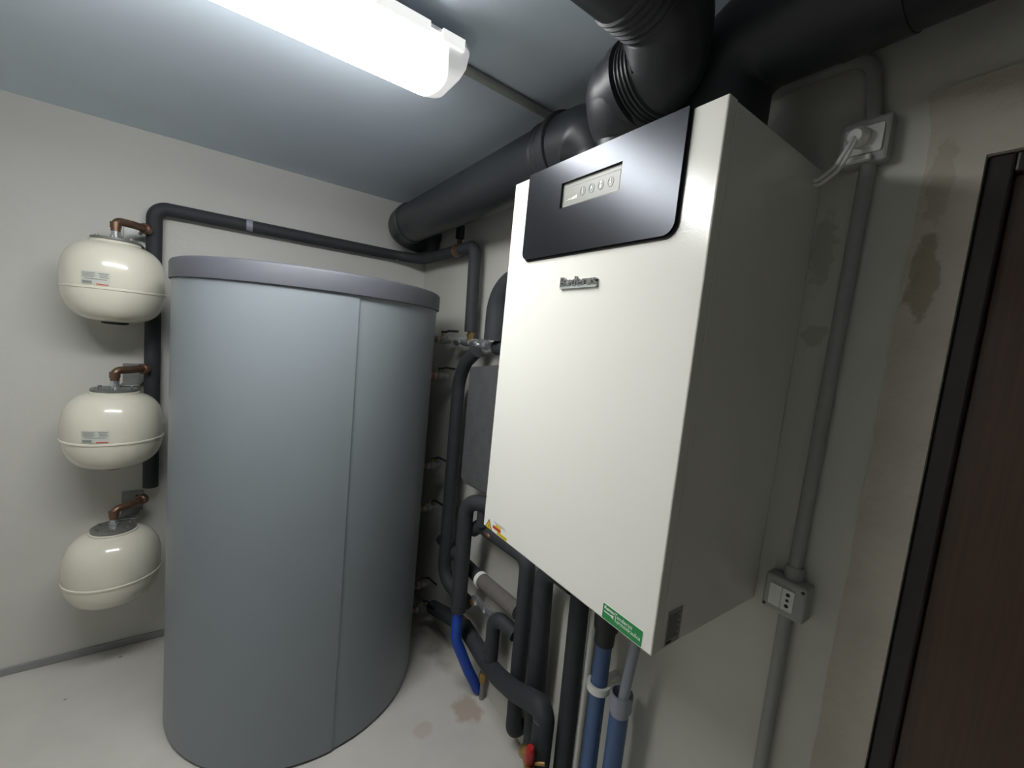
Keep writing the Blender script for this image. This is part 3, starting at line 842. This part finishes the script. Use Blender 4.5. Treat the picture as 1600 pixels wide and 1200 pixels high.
# flue: up from the boiler, towards the camera, then across the ceiling
t = thing('flue_duct', 'black flue with ribbed double elbow rising from the boiler and crossing the ceiling', 'duct', (-0.335, 0.29, BZ1), 'black ducts above the boiler')
L = V((-0.335, 0.29, BZ1))
E1 = V((-0.335, 0.285, 2.207)) - L
E2 = V((-0.397, 0.145, 2.284)) - L
RB = 0.088
DN = V((-0.10, -1, 0.12)).normalized()
b = B()
turned(b, E1 + V((0.02, 0.02, BZ1 - 2.207)), E1, [(0, 0.055), (0.33, 0.055), (0.36, 0.063), (0.48, 0.072), (0.62, 0.080), (0.8, 0.087), (1, 0.089)], 40, cap=False)
bmesh.ops.create_uvsphere(b, u_segments=40, v_segments=24, radius=0.0905, matrix=Matrix.Translation(E1))
turned(b, E1, E1 + DN * 0.04, [(0, 0.0905), (1, 0.0905)], 40)
obj('elbow', b, 'duct', t)
b = B()
turned(b, E1 + DN * 0.022, E1 + DN * 0.046, [(0, RB + 0.001), (0.1, RB + 0.007), (0.85, RB + 0.007), (1, RB - 0.002)], 40)
ribs(b, E1 + DN * 0.046, E1 + DN * 0.085, RB - 0.003, 4, 0.004, 40)
obj('collar', b, 'duct', t)
pth = fillet([E1 + DN * 0.075, E1 + DN * 0.10, E2, E2 + V((-0.10, 0, 0))], [0, 0.05, 0.088, 0], 14)
b = B(); sweep(b, pth, [RB - 0.004 - 0.004 * k / (len(pth) - 1) for k in range(len(pth))], 40); obj('elbow', b, 'duct', t)
b = B()
ribs(b, E2 + V((-0.05, 0, 0)), E2 + V((-0.125, 0, 0)), 0.0795, 5, 0.005, 40)
obj('collar', b, 'duct', t)
b = B(); turned(b, E2 + V((-0.10, 0, 0)), V((XL + 0.003, 0.145, 2.284)) - L, [(0, 0.0805), (1, 0.0805)], 40); obj('tube', b, 'duct', t)

# big duct along the wall over the door
t = thing('air_duct', 'wide black duct bending up beside the flue and running above the door', 'duct', (-0.19, 0.155, BZ1), 'black ducts above the boiler')
L = V((-0.19, 0.155, BZ1))
RC = 0.097
cx, cz = -0.190, 2.293
b = B(); sweep(b, fillet([V((cx, 0.150, BZ1)) - L, V((cx, 0.150, cz)) - L, V((cx, -0.06, cz)) - L], 0.100, 14), RC, 40); obj('elbow', b, 'duct', t)
b = B(); turned(b, V((cx, -0.055, cz)) - L, V((cx, YF + 0.003, cz)) - L, [(0, RC + 0.003), (0.03, RC + 0.003), (0.03, RC), (1, RC)], 40); obj('tube', b, 'duct', t)

# ------------------------------------------------------------------ ceiling lamp
LX, LY = -1.205, 0.697
t = thing('ceiling_lamp', 'long glowing fluorescent batten lamp on the ceiling', 'lamp', (LX, LY, ZC))
HL = 0.645
b = B()
prism(b, rrect(-HL + 0.05, HL - 0.05, -0.035, 0.035, (0.02,) * 4), frame_mx((0, 0, 0), (1, 0, 0), (0, 1, 0)), -0.046)
prism(b, rrect(-HL - 0.001, HL + 0.001, -0.099, 0.099, (0.035,) * 4), frame_mx((0, 0, -0.045), (1, 0, 0), (0, 1, 0)), -0.0095)
obj('body', b, 'lamp_body', t)
b = B()
rings = []
for z, ex, ey, rr in ((-0.055, HL, 0.098, 0.035), (-0.085, HL - 0.004, 0.095, 0.035), (-0.105, HL - 0.012, 0.086, 0.04), (-0.116, HL - 0.03, 0.070, 0.045)):
    rings.append([b.verts.new((x, y, z)) for x, y in rrect(-ex, ex, -ey, ey, (rr,) * 4, 8)])
for p, q in zip(rings, rings[1:]):
    for k in range(len(p)):
        b.faces.new((p[k], p[(k + 1) % len(p)], q[(k + 1) % len(q)], q[k]))
b.faces.new(rings[-1]); b.faces.new(rings[0][::-1])
obj('diffuser', b, 'lamp', t, label='glowing clear diffuser')
b = B()
box(b, -HL + 0.03, 0.525, -0.107, -0.0965, -0.072, -0.045, 0.002)
obj('rim', b, 'lamp_rim', t, smooth=False)
b = B(); box(b, 0.555, HL - 0.03, -0.107, -0.0965, -0.072, -0.045, 0.002); obj('rim', b, 'lamp_rim', t, smooth=False)
b = B(); pipe(b, [(LX + HL - 0.02, 0.735, ZC - 0.0135), (-0.10, 0.752, ZC - 0.0135)], 0.0125, 0.02, 14)
tag(obj('ceiling_conduit', b, 'conduit'), 'straight grey conduit on the ceiling from the lamp to the duct', 'conduit')

# ------------------------------------------------------------------ conduit, socket boxes and plug on the right wall
b = B(); pipe(b, [(-0.0145, 0.34, 2.281), (-0.0145, -0.058, 2.281), (-0.0145, -0.078, 2.142)], 0.0135, 0.05, 16)
tag(obj('wall_conduit', b, 'conduit'), 'painted conduit bending from under the wide duct down to the upper socket', 'conduit')
b = B(); pipe(b, [(-0.0145, -0.080, 2.062), (-0.0145, -0.074, 1.186)], 0.0135, 0.05, 16)
tag(obj('wall_conduit', b, 'conduit'), 'painted vertical conduit joining the upper and lower socket boxes', 'conduit')
b = B(); pipe(b, [(-0.0145, -0.072, 1.105), (-0.0145, -0.074, 0.0)], 0.0135, 0.05, 16)
tag(obj('wall_conduit', b, 'conduit'), 'painted vertical conduit below the lower socket box', 'conduit')

def hexagon(c, r, n=14):
    return [(c[0] + r * math.cos(2 * PI * k / n), c[1] + r * math.sin(2 * PI * k / n)) for k in range(n)]
WM = lambda y, z, off=0.0: frame_mx((-off, y, z), (0, -1, 0), (0, 0, 1))
def socket_box(y0, y1, z0, z1, label, dep):
    t = thing('socket_box', label, 'socket', (0, (y0 + y1) / 2, z0), 'grey socket boxes on the right wall')
    L = V((0, (y0 + y1) / 2, z0))
    b = B(); box(b, -dep, -0.0005, y0 - L.y, y1 - L.y, 0, z1 - z0, 0.006, 2); obj('body', b, 'junction', t, smooth=False)
    return t, L, dep
t, L, dep = socket_box(-0.112, -0.030, 2.058, 2.146, 'upper socket box with white plug and cable, beside the boiler top', 0.032)
b = B(); prism(b, rrect(0.010, 0.072, 0.018, 0.070, (0.004,) * 4), frame_mx((-dep, 0.041, 0), (0, -1, 0), (0, 0, 1)), 0.004); obj('cover', b, 'pvc_white', t, smooth=False)
b = B(); box(b, -dep - 0.012, -dep, -0.018, 0.022, 0.002, 0.014, 0.003); obj('flap', b, 'pvc_white', t, smooth=False)
pl = thing('power_plug', 'white power plug and looped cable in the upper socket box', 'plug', (-dep - 0.004, -0.066, 2.108))
b = B(); turned(b, (0, 0, 0), (-0.026, 0.002, -0.004), [(0, 0.017), (0.3, 0.019), (0.7, 0.018), (1, 0.012)], 20); obj('body', b, 'pvc_white', pl)
b = B()
cab = [(-0.024, 0.002, -0.006), (-0.034, 0.008, -0.03), (-0.030, 0.025, -0.058), (-0.012, 0.06, -0.072), (0.004, 0.09, -0.050), (0.012, 0.11, -0.018)]
sweep(b, fillet(cab, 0.02, 6), 0.0042, 10)
obj('cable', b, 'pvc_white', pl)
b = B()
cab = [(-0.022, -0.002, -0.008), (-0.036, 0.004, -0.045), (-0.030, 0.02, -0.068), (-0.010, 0.056, -0.080), (0.006, 0.09, -0.060), (0.012, 0.11, -0.028)]
sweep(b, fillet(cab, 0.02, 6), 0.0036, 10)
obj('cable', b, 'pvc_white', pl)

t, L, dep = socket_box(-0.113, -0.030, 1.105, 1.186, 'lower socket box with two white modules, by the boiler bottom', 0.045)
b = B(); turned(b, (-0.0145, -0.003, 0.079), (-0.0145, -0.003, 0.108), [(0, 0.019), (0.8, 0.019), (1, 0.016)], 20); obj('gland', b, 'junction', t)
for k in range(2):
    b = B(); prism(b, rrect(0.014 + k * 0.0245, 0.0375 + k * 0.0245, 0.016, 0.063, (0.0015,) * 4), frame_mx((-dep, 0.0415, 0), (0, -1, 0), (0, 0, 1)), 0.003)
    md = obj('module', b, 'pvc_white', t, smooth=False, label='white socket module')
    if k == 1:
        b = B()
        for zz in (0.027, 0.0395, 0.052):
            prism(b, hexagon((0.0502, zz), 0.0042 if zz != 0.0395 else 0.0034), frame_mx((-dep - 0.003, 0.0415, 0), (0, -1, 0), (0, 0, 1)), 0.0003)
        obj('socket_holes', b, 'ink', md, smooth=False, label='three dark socket holes')
for (yy, zz) in ((0.035, 0.010), (-0.034, 0.070)):
    b = B(); turned(b, (-dep, yy, zz), (-dep - 0.0008, yy, zz), [(0, 0.0035), (1, 0.0035)], 12); obj('screw', b, 'ink', t)
